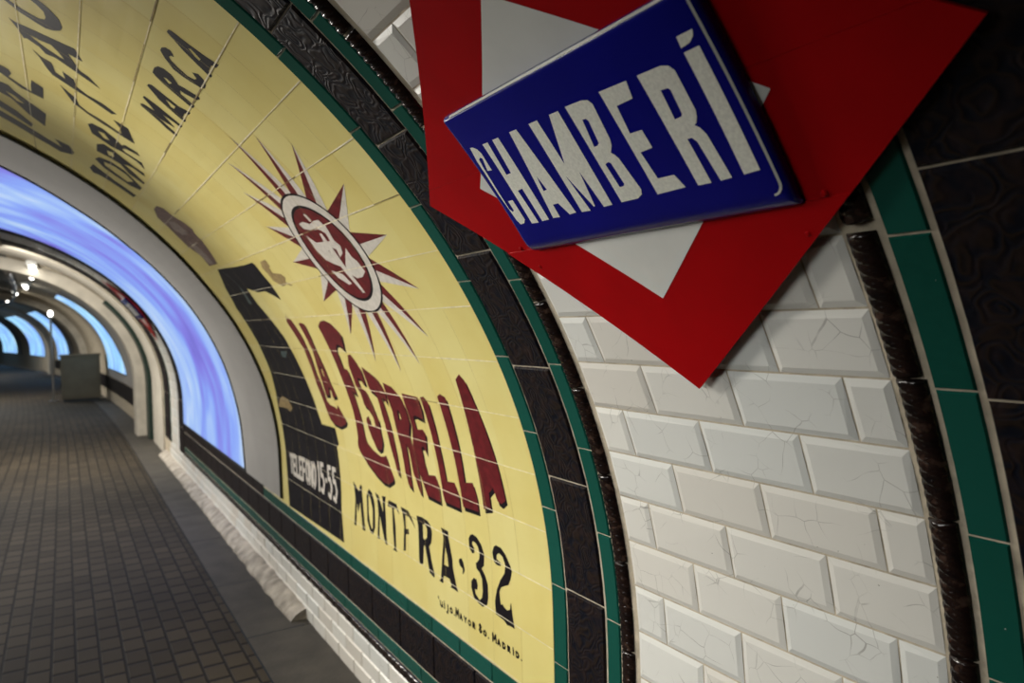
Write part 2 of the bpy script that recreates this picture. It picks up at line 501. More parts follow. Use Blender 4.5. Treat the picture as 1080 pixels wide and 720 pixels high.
# white bevelled tiles of the narrow panel
T0 = .7737
def white_panel(s0, s1, tmin, tmax, phase, detail=True):
    mb = MB(); k0 = math.floor((T0 - tmax)/.1); k1 = math.ceil((T0 - tmin)/.1)
    for k in range(k0, k1):
        tb = T0-(k+1)*.1; tt = tb+.1
        if tb < tmin-.04: continue
        ph = phase + (.1 if k % 2 else 0)
        j = math.floor((s0-ph)/.1975)-1
        while True:
            a = ph + j*.1975; b = a+.1975; j += 1
            if a >= s1-.012: break
            a2, b2 = max(a, s0), min(b, s1)
            if b2-a2 < .012: continue
            mb.tile(a2+.0014, b2-.0014, tb+.0016, tt-.0016, .0005, .0044, .0105, .0007)
    return mb
mb = white_panel(.520, 1.166, FLOOR_T, 2.45, .685)
mb.build('bevelled_tiles', M['white'], wall_right)

# ------------------------------------------------------------------ frame bands shared by the adverts
def band(mb, s0, s1, joints_t0, length, t0, t1, lo, hi, bev):
    k = math.floor((t0-joints_t0)/length)
    while joints_t0 + k*length < t1:
        a = max(t0, joints_t0+k*length); b = min(t1, joints_t0+(k+1)*length); k += 1
        if b-a < .01: continue
        n = max(1, round((b-a)/.05))
        c = [mb.p(s0, a+.0012, lo)]
        # a tile follows the curve, so it is cut in strips
        js = random.uniform(-.0008, .0008)
        ring_lo = []; ring_hi = []
        for j in range(n+1):
            t = a+.0014+(b-a-.0028)*j/n
            e = bev if j in (0, n) else 0
            tt = t + (bev if j == 0 else -bev if j == n else 0)
            ring_lo.append((mb.p(s0+js+.001, t, lo), mb.p(s1+js-.001, t, lo)))
            ring_hi.append((mb.p(s0+js+.001+bev, tt, hi), mb.p(s1+js-.001-bev, tt, hi)))
        for j in range(n):
            l0, l1, h0, h1 = ring_lo[j], ring_lo[j+1], ring_hi[j], ring_hi[j+1]
            mb.face([h0[0], h1[0], h1[1], h0[1]])
            mb.face([l0[0], l1[0], h1[0], h0[0]]); mb.face([h0[1], h1[1], l1[1], l0[1]])
        mb.face([ring_lo[0][0], ring_hi[0][0], ring_hi[0][1], ring_lo[0][1]])
        mb.face([ring_hi[n][0], ring_lo[n][0], ring_lo[n][1], ring_hi[n][1]])

def hband(mb, t0, t1, joint0, length, s0, s1, lo, hi, bev):
    k = math.floor((s0-joint0)/length)
    while joint0 + k*length < s1:
        a = max(s0, joint0+k*length); b = min(s1, joint0+(k+1)*length); k += 1
        if b-a < .01: continue
        mb.tile(a+.0014, b-.0014, t0+.001, t1-.001, lo, hi, bev, .0003)

def vrope(mb, s, t0, t1, joint0, length, r):
    k = math.floor((t0-joint0)/length)
    while joint0+k*length < t1:
        a = max(t0, joint0+k*length)+.0025; b = min(t1, joint0+(k+1)*length)-.0025; k += 1
        if b-a < .02: continue
        n = max(2, round((b-a)/.0035)); js = random.uniform(-.0018, .0018)
        mb.rope(([(s+js, a+(b-a)*i/n, a+(b-a)*i/n) for i in range(n+1)], (1, 0)), r, .016)

def hrope(mb, t, s0, s1, length, r):
    a = s0
    while a < s1:
        b = min(a+length, s1); n = max(2, round((b-a)/(.012 if a < 3 else .03)))
        mb.rope(([(a+.002+(b-a-.004)*i/n, t, a+(b-a)*i/n) for i in range(n+1)], (0, 1)), r, .04); a = b

# =================================================================== THE ROMBO SIGN
SIGN_S, SIGN_T, SIGN_W, SIGN_H = .832, 1.068, .528, .421
OFF = .020
def sign_point(u, v): return SIGN_S + u, SIGN_T + v     # u along +s, v up the wall
def rhomb(w, h, v0, v1):
    """the slice of a rhombus between heights v0 and v1"""
    def x(v): return w*(1-abs(v)/h)
    pts = []
    vs = sorted({max(-h, min(h, v)) for v in (v0, 0 if v0 < 0 < v1 else v0, v1)})
    right = [(-x(v), v) for v in vs]; left = [(x(v), v) for v in reversed(vs)]
    out = []
    for p in right + left:
        if not out or (abs(p[0]-out[-1][0]) + abs(p[1]-out[-1][1])) > 1e-5: out.append(p)
    if (abs(out[0][0]-out[-1][0]) + abs(out[0][1]-out[-1][1])) < 1e-5: out.pop()
    return [sign_point(*p) for p in out]

def plate(name, poly, off, mat, parent, thick=.004, bev=.0015):
    mb = MB(); decal_into(mb, [poly], off, 0, .02)
    o = mb.build(name, mat, parent)
    bm = bmesh.new(); bm.from_mesh(o.data); bmesh.ops.remove_doubles(bm, verts=bm.verts, dist=1e-5)
    bmesh.ops.recalc_face_normals(bm, faces=bm.faces)
    bm.to_mesh(o.data); bm.free()
    # make every face look into the passage
    me = o.data; n = sum((p.normal for p in me.polygons), Vector())
    if n.x > 0: me.flip_normals()
    sm = o.modifiers.new('thickness', 'SOLIDIFY'); sm.thickness = thick; sm.offset = -1
    return o

sign = empty('station_sign', W(SIGN_S, SIGN_T, 0), 'large red rhombus station sign with white diamond and blue name plate, nearest the camera', 'sign', 'station signs')
plate('lower_plate', rhomb(SIGN_W, SIGN_H, -SIGN_H, -.1385), OFF+.0024, M['red'], sign)
plate('middle_plate', rhomb(SIGN_W, SIGN_H, -.160, .030), OFF, M['red'], sign)
plate('upper_plate', rhomb(SIGN_W, SIGN_H, .0303, SIGN_H), OFF, M['red'], sign)
IW, IH = .316, .256
mb = MB()
decal_into(mb, [rhomb(IW, IH, -IH, -.1385)], OFF+.0030); decal_into(mb, [rhomb(IW, IH, -.1384, IH)], OFF+.0007)
mb.build('white_diamond', M['enamel_white'], sign)
def bolt(mb, s, t, off, r=.006):
    c = W(s, t, off); nrm = (W(s, t, off+.01)-c).normalized(); a = Vector((0, 1, 0)); b = nrm.cross(a)
    rings = []
    for rr, h in ((r, 0), (r*.95, .002), (r*.6, .0035)):
        rings.append([mb.q(c+nrm*h+(a*math.cos(2*PI*k/10)+b*math.sin(2*PI*k/10))*rr) for k in range(10)])
    for q0, q1 in zip(rings, rings[1:]):
        for k in range(10): mb.face([q0[k], q0[(k+1) % 10], q1[(k+1) % 10], q1[k]])
    mb.face(rings[-1])
for (u, v) in ((-.325, -.133), (-.285, -.18), (.305, -.133), (.275, -.175)):
    mb = MB(); s, t = sign_point(u, v); bolt(mb, s, t, OFF+.001, .0042); mb.build('bolt', M['red'], sign)
# stand-off brackets behind the sign
for u in (-.2, .2):
    mb = MB(); mb.slab(SIGN_S+u-.015, SIGN_S+u+.015, SIGN_T-.2, SIGN_T+.2, .001, OFF-.004, 1, 10); mb.build('bracket', M['steel'], sign)
# blue name plate: convex enamelled sheet with curled edges
NS0, NS1, NT0, NT1 = .534, 1.091, .928, 1.209
def plate_off(s, t):
    def edge(x, w): return 0 if x >= w else (1-math.sqrt(max(0, 1-((w-x)/w)**2)))
    d = min(s-NS0, NS1-s); db = t-NT0; dt = NT1-t
    o = .040 + .005*(1-((s-.799)/.28)**2)*(1-((t-1.07)/.14)**2)
    o -= .010*edge(max(0, d), .010) + .0165*edge(max(0, db), .028) + .009*edge(max(0, dt), .008)
    return o
name_plate = None
mb = MB(); us = []
def grid(a, b, inner, n):
    e = [0, .15, .35, .6, 1.0]
    return [a+inner*k for k in e[:-1]] + [a+inner+(b-a-2*inner)*k/n for k in range(n+1)] + [b-inner*k for k in reversed(e[:-1])]
gs = grid(NS0, NS1, .012, 16)
gt = [NT0+.028*k for k in (0, .04, .12, .25, .45, .7)] + [NT0+.028+(NT1-.01-NT0-.028)*k/12 for k in range(13)] + [NT1-.01*k for k in (.6, .3, .1, 0)]
g = [[mb.p(s, t, plate_off(s, t)) for t in gt] for s in gs]
for i in range(len(gs)-1):
    for j in range(len(gt)-1): mb.face([g[i][j], g[i][j+1], g[i+1][j+1], g[i+1][j]])
# returned rim
rim = [(i, 0) for i in range(len(gs))] + [(len(gs)-1, j) for j in range(1, len(gt))] + [(i, len(gt)-1) for i in range(len(gs)-2, -1, -1)] + [(0, j) for j in range(len(gt)-2, 0, -1)]
low = [mb.p(gs[i], gt[j], OFF+.0035) for i, j in rim]
for k in range(len(rim)):
    a = rim[k]; b = rim[(k+1) % len(rim)]
    mb.face([g[a[0]][a[1]], g[b[0]][b[1]], low[(k+1) % len(rim)], low[k]])
name_plate = mb.build('name_plate', M['blue'], sign, smooth=True)
name_plate['label'] = 'convex blue enamel plate with white lettering'
def on_plate(s, t): return plate_off(s, t) + .0006
# white border line along the upper and right edges, with a notched lower corner
BW = .0030
def border(pts):
    mb = MB(); n = len(pts)
    side = []
    for k, p in enumerate(pts):
        d = Vector(pts[min(k+1, n-1)]) - Vector(pts[max(k-1, 0)]); d.normalize(); e = Vector((-d.y, d.x))*BW/2
        side.append((Vector(p)+e, Vector(p)-e))
    ids = [[mb.p(q.x, q.y, on_plate(q.x, q.y)) for q in pr] for pr in side]
    for a, b in zip(ids, ids[1:]): mb.face([a[0], b[0], b[1], a[1]])
    return mb.build('border_line', M['enamel_white'], name_plate)
bp = [(NS1-.0016, NT1-.020), (NS1-.0016, NT1-.0022)] + [(NS1-.0016 + (NS0+.0065-NS1+.0016)*k/20, NT1-.0022) for k in range(1, 21)]
bp += [(NS0+.0065, NT1-.0022+(NT0+.036-NT1+.0022)*k/16) for k in range(1, 17)]
bp += [(NS0+.0065+.013*(1-math.cos(a)), NT0+.036-.013*math.sin(a)) for a in (.2, .5, .8, 1.1, 1.4, 1.57)]
border(bp)
q1 = lambda p: C(480, 90, 4.5, p); q2 = lambda p: C(560, 70, 4.5, p); q3 = lambda p: C(660, 20, 3.6, p)
NAME = [
 (q1([(66,300),(78,297),(100,305),(122,325),(172,405),(150,408),(127,350),(115,345),(110,355),(130,392),(190,490),(253,590),(270,602),(276,597),(248,552),(270,546),(328,638),(325,656),(308,662),(287,642),(200,520),(100,365)]), []),
 (q1([(127,282),(152,272),(243,425),(265,416),(175,260),(203,248),(445,637),(412,645),(318,490),(297,500),(395,652),(362,657)]), []),
 (q1([(257,222),(290,208)]) + q2([(215,692),(185,702),(130,648),(105,655),(138,715),(105,720)]), [q2([(28,518),(78,583),(62,590)])]),
 (q2([(-10,272),(30,255),(165,460),(88,228),(130,210),(388,655),(348,665),(235,497),(306,661),(300,664),(168,515),(285,683),(243,690)]), []),
 (q2([(163,190),(240,160),(270,158),(295,175),(380,340),(388,370),(385,405),(402,415),(422,432),(525,580),(528,605),(510,625),(432,643)]),
   [q2([(248,250),(265,245),(278,255),(328,360),(322,372),(306,378)]), q2([(358,460),(372,450),(385,455),(447,555),(443,565),(425,570)])]),
 (q2([(323,120),(452,67),(485,150),(410,185),(475,315),(530,298),(580,382),(525,405),(605,530)]) + q3([(185,590),(228,638),(122,665)]), []),
 (q3([(42,215),(130,178),(160,178),(185,195),(265,345),(270,370),(268,395),(262,402),(282,412),(307,437),(402,603),(360,615),(272,465),(252,450),(235,455),(325,622),(275,632)]), [q3([(133,270),(160,262),(170,268),(215,360),(212,370),(188,380)])]),
 (q3([(218,130),(275,103),(507,575),(447,592)]), []),
]
ACC = q3([(188,70),(248,40),(252,65),(240,92),(208,113)])
for i, (outer, holes) in enumerate(NAME):
    pl = [(ST(outer, .043), [ST(h, .043) for h in holes])]
    if i == 7: pl.append((ST(ACC, .043), []))
    decal('letter', pl, M['letter_white'], on_plate, name_plate, .02)

# =================================================================== TILE ADVERT
ad = empty('tile_advertisement', W(2.6, 0, 0), 'yellow tiled mural advert with maroon rayed sun and painted lettering', 'mural')
AD_T0, AD_T1, AD_S0, AD_S1 = -.243, 2.5, 1.487, 4.35
mb = MB(); J0 = .062
k = math.floor((AD_T0-J0)/.15)
while J0+k*.15 < AD_T1:
    a = max(AD_T0, J0+k*.15); b = min(AD_T1, J0+(k+1)*.15); k += 1
    s = AD_S0
    while s < AD_S1:
        e = min(s+.15, AD_S1)
        n = 3
        mb.sheet(s, e, a, b, .0020, 1, n)
        s = e
# joints between the yellow tiles (pale horizontal ones, faint uprights)
k = math.floor((AD_T0-J0)/.15)+1
while J0+k*.15 < AD_T1-.02:
    t = J0+k*.15; s = AD_S0
    while s < AD_S1:
        e = min(s+.15, AD_S1); w = random.uniform(.0009, .0017)*(1 if s < 2.7 else .7)
        mb.sheet(s, e, t-w, t+w, .0034, 1, 1, 2 if random.random() < (.06 if t < 1.2 else .16) else 1)
        s = e
    k += 1
s = AD_S0+.15
while s < AD_S1-.05:
    t = AD_T0
    while t < AD_T1:
        if random.random() < .75: mb.sheet(s-.0006, s+.0006, t, min(t+.15, AD_T1), .0032, 1, 4, 3)
        t += .15
    s += .15
# one dark crack in the upright joint beside the frame
mb.build('yellow_tile_field', [M['yellow'], M['thin_grout'], M['dark_joint'], plain('hairline_joint', (.50, .40, .15), .6, .2)], ad)

def paint(name, polys, mat, off=.0026): return decal(name, [(ST(o), [ST(h) for h in hs]) for o, hs in polys], mat, off, ad)
cA = lambda p: C(300, 320, 9, p); cB = lambda p: C(330, 390, 9, p); cC = lambda p: C(400, 390, 7.2, p); cD = lambda p: C(400, 460, 7.2, p)
k1 = lambda p: C(360, 380, 12, p); k2 = lambda p: C(360, 430, 12, p); k3 = lambda p: C(370, 470, 12, p)
BRAND = [
 (cA([(15,95),(30,140),(60,145),(145,270),(225,430),(300,640)]) + cB([(75,110),(130,280),(170,330),(215,350),(235,370),(240,330),(300,440),(325,480),(318,515),(270,540),(212,510),(160,440),(115,320),(40,130)]) + cA([(190,430),(25,170)]), []),
 (cA([(140,190),(155,180),(190,190),(300,430),(430,720)]) + cB([(230,250),(200,262),(165,160),(152,165),(165,240),(130,238),(60,10)]) + cA([(270,440)]), [cA([(335,590),(355,600),(385,690),(370,690)])]),
 (cA([(325,215),(340,170),(375,155),(440,185),(500,245),(540,290),(552,340),(575,440),(540,405),(512,385),(495,395),(497,440)]) + k1([(10,30),(35,95),(85,115),(165,320),(205,425),(150,388),(185,480),(250,700)]) + k2([(270,180),(300,320),(330,430),(420,540),(510,615),(560,610),(578,600)]) + k3([(495,240),(555,400),(555,440),(490,490),(430,460),(340,370),(220,210),(105,20)]) + k2([(215,430),(220,380),(190,180)]) + k1([(165,660),(60,340),(0,190)]) + cA([(440,440)]), []),
 (cA([(605,490),(630,480)]) + k1([(180,0),(250,110),(315,300),(290,290),(240,225),(205,215),(255,350),(320,385),(385,520),(455,700)]) + k2([(480,140),(505,290),(535,420),(525,520),(495,540),(450,490),(395,370),(355,260),(325,150),(335,110),(355,105),(385,220),(430,235),(440,220),(410,110)]) + k1([(345,600),(300,560),(245,390),(190,310),(100,60)]), []),
 (k1([(260,75),(340,135),(440,215),(490,270),(555,400),(590,540),(540,470),(520,480),(595,700)]) + k3([(570,0),(635,370),(600,330),(510,0)]) + k1([(530,700),(455,440),(370,370),(300,190)]), []),
 (k1([(530,275),(640,330),(745,450),(800,560)]) + k2([(825,30),(872,180),(865,330),(885,400),(905,440)]) + k3([(800,0),(840,200),(900,480),(915,610),(880,570),(800,330),(740,30)]) + k2([(840,480),(822,440)]) + k3([(760,320),(795,545),(740,480),(700,330),(640,0)]) + k2([(740,400),(690,200)]) + k1([(655,640),(590,470)]), [k2([(715,20),(735,30),(765,130),(740,160),(722,80)])]),
 (cC([(175,175),(295,205),(325,290),(340,375),(280,345),(262,350),(290,450),(335,450),(355,480),(365,630),(340,580),(325,585)]) + cD([(345,180),(378,292),(432,297),(460,370),(475,500),(372,448),(310,270),(262,90)]) + cC([(255,430),(190,230)]), []),
 (cC([(315,205),(340,200),(372,240),(420,400),(465,590)]) + cD([(517,340),(577,350),(610,440),(622,548),(505,495),(490,440),(440,150)]) + cC([(400,480)]), []),
 (cC([(445,198),(465,180),(505,205),(535,300),(600,540)]) + cD([(655,350),(715,350),(745,450),(762,572),(645,534),(610,330),(565,110)]) + cC([(540,520),(480,310)]), []),
 (cC([(585,70),(610,30),(650,75),(750,300)]) + cD([(830,0),(900,215),(965,485),(935,515),(905,490),(870,390),(838,430),(855,545),(800,550),(740,190)]) + cC([(650,300)]), []),
]
brand_st = [(ST(o), [ST(h) for h in hs]) for o, hs in BRAND]
shadow = [([(s-.007, t-.012) for s, t in o], [[(s-.007, t-.012) for s, t in h] for h in hs]) for o, hs in brand_st]
decal('lettering_shadow', shadow, M['ink'], .0024, ad)
decal('lettering', brand_st, M['maroon'], .0028, ad)['label'] = 'maroon lettering LA ESTRELLA'
m1 = lambda p: C(370, 500, 7.2, p); m2 = lambda p: C(410, 520, 7.2, p); m3 = lambda p: C(430, 540, 9, p); m4 = lambda p: C(460, 540, 12, p); m5 = lambda p: C(460, 590, 12, p); m8 = lambda p: C(455, 615, 8, p)
STREET = [
 (m1([(22,50),(45,90),(65,130),(75,80),(88,85),(90,150),(115,430),(95,420),(75,210),(62,290),(50,210),(47,390),(32,380),(40,180),(32,110)]), []),
 (m1([(140,108),(165,140),(185,220),(190,400),(175,455),(155,440),(130,350),(125,160)]), [m1([(142,150),(155,190),(170,260),(172,400),(165,420),(150,370),(140,290),(138,170)])]),
 (m1([(188,135),(215,160),(250,290),(245,180),(240,165),(270,170),(265,220),(275,450),(282,540),(265,520),(225,310),(222,470),(232,490),(208,485),(215,300),(205,190)]), []),
 (m1([(290,195),(350,225),(375,310),(350,260),(330,260),(345,400),(350,570),(360,590),(325,570),(335,560),(325,420),(318,250),(295,245),(285,240)]), []),
 (m2([(95,100),(150,130),(185,200),(210,270),(180,215),(160,180),(132,165),(135,270),(155,270),(160,310),(135,310),(135,435),(118,435),(122,250),(110,150)]), []),
 (m3([(90,30),(140,45),(195,80),(225,130),(238,200),(230,290),(210,325),(235,470),(262,580),(262,620),(240,600),(215,570),(175,330),(160,310),(155,470),(150,495),(120,480),(115,430),(110,200),(105,120),(95,70)]), [m3([(150,110),(175,120),(190,160),(190,240),(165,260),(152,240)])]),
 (m4([(70,190),(160,240),(165,330),(215,600)]) + m5([(220,100),(270,350),(290,410),(230,370),(190,345),(205,330),(180,240),(105,200),(100,250),(100,295),(50,265),(70,240)]) + m4([(85,600),(100,330),(95,280)]), [m4([(125,440),(150,540),(165,690),(110,660),(115,540)])]),
 (m4([(300,590),(330,580),(355,640),(370,720)]) + m5([(370,140),(350,185),(345,170),(345,115),(310,70)]) + m4([(295,620)]), []),
 (m4([(420,330),(440,285),(470,275),(520,310),(580,410),(620,540),(615,670)]) + m5([(610,80),(585,110),(630,200),(665,320),(670,480),(655,570),(600,595),(560,560),(490,480),(455,350),(455,270),(485,225),(520,250),(535,320),(530,380),(500,370),(510,430),(560,510),(590,480),(600,400),(590,240),(560,160),(520,110),(510,30)]) + m4([(520,640),(555,590),(560,540),(540,440),(510,390),(470,360),(465,400),(490,450),(495,510),(470,520),(430,450)]), []),
 (m4([(720,500),(740,430),(770,415),(830,450),(890,540),(950,680)]) + m5([(970,150),(955,240),(925,320),(885,330),(835,345),(812,400),(815,470),(830,570),(850,560),(870,600),(910,640),(945,630),(955,540)]) + m8([(700,330),(710,385),(685,365),(645,350),(620,310),(550,255)]) + m5([(755,520),(780,370),(820,260),(875,170),(885,80)]) + m4([(880,650),(850,560),(805,515),(775,535),(775,590),(825,640),(825,680),(770,660),(738,610)]), []),
]
paint('street_lettering', STREET, M['ink'])['label'] = 'black street address lettering'
n1 = lambda p: C(140, 20, 10.286, p); n2 = lambda p: C(140, 80, 10.286, p)
MARK = [
 (n1([(375,130),(395,105),(430,125),(620,270),(800,400),(940,490),(915,525),(860,495),(830,560),(870,610),(855,630),(700,480),(560,340)]), [n1([(610,310),(640,320),(745,430),(730,445),(680,400)])]),
 (n1([(305,330),(320,300),(360,300),(410,330),(440,370),(455,405),(420,390),(400,400),(420,440),(500,520),(600,610),(680,650),(700,640),(650,570),(720,590),(775,650),(800,715)]) + n2([(790,130),(740,120),(640,60),(550,0)]) + n1([(450,540),(350,410)]), []),
 (n1([(220,570),(240,520),(280,505),(340,530),(430,600),(490,690)]) + n2([(500,90),(560,120),(730,225),(735,250),(700,255),(560,180),(520,150),(530,190),(680,320),(665,340),(640,335),(480,200),(330,70),(260,0)]), [n2([(340,8),(370,18),(430,72),(402,80)])]),
 (n2([(160,95),(180,80),(210,90),(360,210),(500,320),(635,395),(615,415),(570,400),(550,440),(585,480),(570,495),(480,420),(300,260)]), [n2([(365,250),(390,265),(470,330),(455,350),(420,330)])]),
 (n2([(115,225),(130,210),(240,290),(400,420),(545,540),(530,555),(470,510),(330,410),(465,555),(450,550),(300,460),(490,630),(480,650),(380,570),(250,450),(90,310),(95,290),(125,300),(240,370),(200,320)]), []),
]
paint('mark_lettering', MARK, M['ink'])['label'] = 'black lettering MARCA'
p1 = lambda p: C(0, 0, 10.286, p); p2 = lambda p: C(50, 50, 10.286, p); p3 = lambda p: C(80, 120, 8, p); p4 = lambda p: C(0, 60, 6.545, p)
CAFE = [
 (p1([(-60,-90),(65,0),(200,110),(400,240),(500,300),(590,325),(660,325),(680,290),(650,210),(560,110),(470,30),(330,-80),(260,-70),(400,40),(480,120),(500,180),(490,205),(420,190),(280,110),(110,0),(0,-90)]), []),
 (p1([(95,180),(170,230),(350,310),(600,425),(810,520),(905,665),(745,575)]) + p2([(350,240),(450,310),(580,445),(430,340),(200,180),(100,110)]) + p1([(500,575),(430,500),(300,410),(265,405),(180,280)]), [p1([(330,370),(440,430),(560,480),(640,560),(700,635),(650,610),(500,510),(380,420)])]),
 (p1([(350,520),(440,600),(560,670)]) + p2([(55,170),(90,260),(200,335),(165,250),(290,340),(320,420),(440,510),(600,600),(760,720),(700,715),(430,530),(270,430),(60,290),(0,220)]) + p1([(430,610)]), []),
 (p2([(140,400),(200,450),(310,540),(350,620),(440,690)]) + p3([(240,60),(390,165),(380,120),(320,45),(400,90),(445,120),(500,250),(370,170),(200,60),(110,0)]) + p2([(290,600)]), []),
 (p3([(105,80),(140,75),(230,120),(330,200),(390,260),(420,260),(520,320),(545,355),(430,295),(395,290),(420,320),(560,410),(585,465),(520,400),(400,320),(300,270),(200,200),(140,160)]), [p3([(190,140),(240,160),(290,220),(240,200)])]),
 (p3([(180,250),(240,250),(330,310),(400,370),(480,430),(580,500),(585,525),(480,450),(410,420),(585,580),(575,590),(450,500),(380,420),(280,360),(180,310)]), [p3([(265,305),(310,320),(330,360),(280,345)])]),
 (p3([(165,375),(200,360),(300,400),(420,480),(520,580),(560,620),(545,640),(460,600),(340,520),(240,450)]), [p3([(240,400),(330,440),(430,510),(490,570),(440,570),(330,490),(250,430)])]),
 (p3([(120,450),(150,420),(200,460),(330,560),(510,685),(490,700),(300,570),(200,510),(150,490)]), []),
 (p4([(-40,25),(60,80),(80,110),(60,130),(150,190),(220,235),(215,190),(220,155),(300,210),(302,285),(150,210),(0,100),(-40,80)]), []),
 (p4([(-40,145),(60,190),(100,230),(180,290),(320,390),(315,475),(200,390),(80,280),(-40,215)]), [p4([(40,230),(90,255),(170,320),(120,300)])]),
 (p4([(-40,270),(120,370),(230,460),(220,480),(100,400),(-40,310)]), []),
 (p4([(-40,340),(150,450),(330,560),(430,620),(380,560),(480,610),(515,660),(500,670),(420,650),(250,550),(100,460),(-40,380)]), []),
]
paint('coffee_lettering', CAFE, M['ink'])['label'] = 'black lettering CAFE TORREFACTO near the vault top'
# ---- painted man in a black cloak
CLOAK = [(230,284),(237.5,282.5),(249,281),(259,279),(266,276.7),(269,278.3),(276.7,288.3),(286.7,300),(297,316),(290,311.7),(280,306.7),(272.5,308),(261,304),(266,311.7),(272,320),(300,355),(322,398),(337,438),(340,447),(354,451),(358,468.5),(356,471),(361,540),(363.5,572),(306,533),(302,478),(294,430),(286,392),(272,360),(250,325),(238,303)]
paint('cloaked_figure', [(CLOAK, [])], M['cloak'])['label'] = 'painted dark cloak and black telephone panel'
r1 = lambda p: C(150, 200, 9, p); r2 = lambda p: C(230, 260, 12, p)
paint('figure_head', [(r1([(115,180),(140,150),(200,170),(300,250),(400,310),(480,370),(500,410),(570,480),(650,590),(720,700),(640,720),(560,620),(440,540),(330,430),(240,340),(150,260)]), [])], M['hatbrown'], .0028)
paint('figure_face', [(r1([(250,300),(310,300),(420,380),(440,420),(390,430),(300,370)]), []), (r1([(440,480),(520,530),(600,600),(690,700),(640,700),(520,590)]), [])], plain('grey_flesh_glaze_paint', (.27, .21, .18), .4, .4, 60), .0030)
paint('figure_hand', [(r2([(540,190),(600,160),(660,240),(650,265),(700,330),(800,340),(860,390),(860,440),(950,480),(930,492),(880,465),(830,500),(780,470),(700,420),(640,340),(570,270)]), [])], M['tan'], .0030)
paint('figure_hand', [(C(240, 370, 10.29, [(570,520),(600,485),(660,520),(710,620),(690,660),(650,620),(560,600)]), [])], M['tan'], .0030)
paint('cloak_fold', [(r2([(20,285),(140,370),(260,480),(400,720),(440,720),(330,560),(200,420)]), [])], M['teal'], .0030)
paint('cloak_fold', [(C(240, 370, 10.29, [(580,0),(650,0),(640,70),(600,60)]), [])], M['teal'], .0030)
mb = MB()
for (a, b) in (((300,355.5),(322,398)),): pass
def stroke(mb, pts, w, off):
    """a painted line of width w (metres) along points in (s,t)"""
    for (p, q) in zip(pts, pts[1:]):
        d = Vector((q[0]-p[0], q[1]-p[1])); L = d.length
        if L < 1e-6: continue
        d /= L; n = Vector((-d.y, d.x))*w/2; e = d*w*.3
        a0 = Vector(p)-e; a1 = Vector(q)+e
        k = max(1, int(L/.05)); prev = None
        for i in range(k+1):
            c = a0+(a1-a0)*i/k
            cur = (mb.p(c.x+n.x, c.y+n.y, off), mb.p(c.x-n.x, c.y-n.y, off))
            if prev: mb.face([prev[0], cur[0], cur[1], prev[1]])
            prev = cur
G = {  # stroke alphabet in a unit box, u to the right, v up
 'T': [[(0,1),(1,1)],[(.5,1),(.5,0)]], 'E': [[(1,1),(0,1),(0,0),(1,0)],[(0,.5),(.7,.5)]], 'L': [[(0,1),(0,0),(1,0)]], 'F': [[(1,1),(0,1),(0,0)],[(0,.5),(.7,.5)]],
 'O': [[(.5,1),(.1,.8),(0,.5),(.1,.2),(.5,0),(.9,.2),(1,.5),(.9,.8),(.5,1)]], 'N': [[(0,0),(0,1),(1,0),(1,1)]], '1': [[(.2,.8),(.5,1),(.5,0)]],
 '5': [[(.9,1),(.2,1),(.15,.58),(.6,.62),(.95,.35),(.6,.02),(.05,.08)]], '-': [[(.2,.5),(.8,.5)]], 'u': [[(0,.6),(0,.15),(.4,0),(.8,.15)],[(.8,.6),(.8,0)]],
 'i': [[(.4,.6),(.4,0)],[(.4,.85),(.42,.8)]], 'J': [[(.6,.7),(.6,0),(.4,-.3),(.05,-.2)]], 'o': [[(.4,.6),(.05,.4),(.05,.15),(.4,0),(.75,.15),(.75,.4),(.4,.6)]],
 '.': [[(.3,.05),(.35,0)]], 'M': [[(0,0),(.08,1),(.5,.3),(.92,1),(1,0)]], 'a': [[(.05,0),(.4,.65),(.75,0)],[(.2,.22),(.6,.22)]], 'y': [[(.05,.65),(.4,.3)],[(.75,.65),(.4,.3),(.4,0)]],
 'r': [[(.1,0),(.1,.65),(.6,.6),(.6,.35),(.1,.32),(.7,0)]], '8': [[(.4,1),(.1,.8),(.4,.52),(.75,.8),(.4,1)],[(.4,.52),(.05,.25),(.4,0),(.8,.25),(.4,.52)]],
 'd': [[(.1,0),(.1,.65),(.55,.6),(.75,.33),(.55,.05),(.1,0)]], "'": [[(.2,.95),(.5,.75)]], ' ': [],
}
def write(name, text, tl, tr, br, bl, w, mat, off, adv=1.35):
    """letters set between four corners given in (s,t)"""
    mb = MB(); total = sum((.6 if ch in '. \'' else .75 if ch in 'i1-' else adv) for ch in text); x = 0
    for ch in text:
        a = .6 if ch in '. \'' else .75 if ch in 'i1-' else adv
        for line in G[ch]:
            pts = []
            for u, v in line:
                f = (x + u*(a-.35)/1.0)/total
                b0 = (bl[0]+(br[0]-bl[0])*f, bl[1]+(br[1]-bl[1])*f); t0 = (tl[0]+(tr[0]-tl[0])*f, tl[1]+(tr[1]-tl[1])*f)
                pts.append((b0[0]+(t0[0]-b0[0])*v, b0[1]+(t0[1]-b0[1])*v))
            stroke(mb, pts, w, off)
        x += a
    return mb.build(name, mat, ad)
H = hit
write('telephone_lettering', 'TELEFONO', H(306.5,479), H(334,489.5), H(335,515), H(307.5,497), .024, M['milk'], .0032)
write('telephone_number', '15-55', H(335.5,487.5), H(356,496), H(358,531), H(337,516), .022, M['milk'], .0032)
write('painter_signature', "'uiJo.Mayor 8o. Madrid.", H(463,628), H(553,689), H(553.5,697.5), H(463.5,637), .0058, M['ink'], .0028, 1.25)
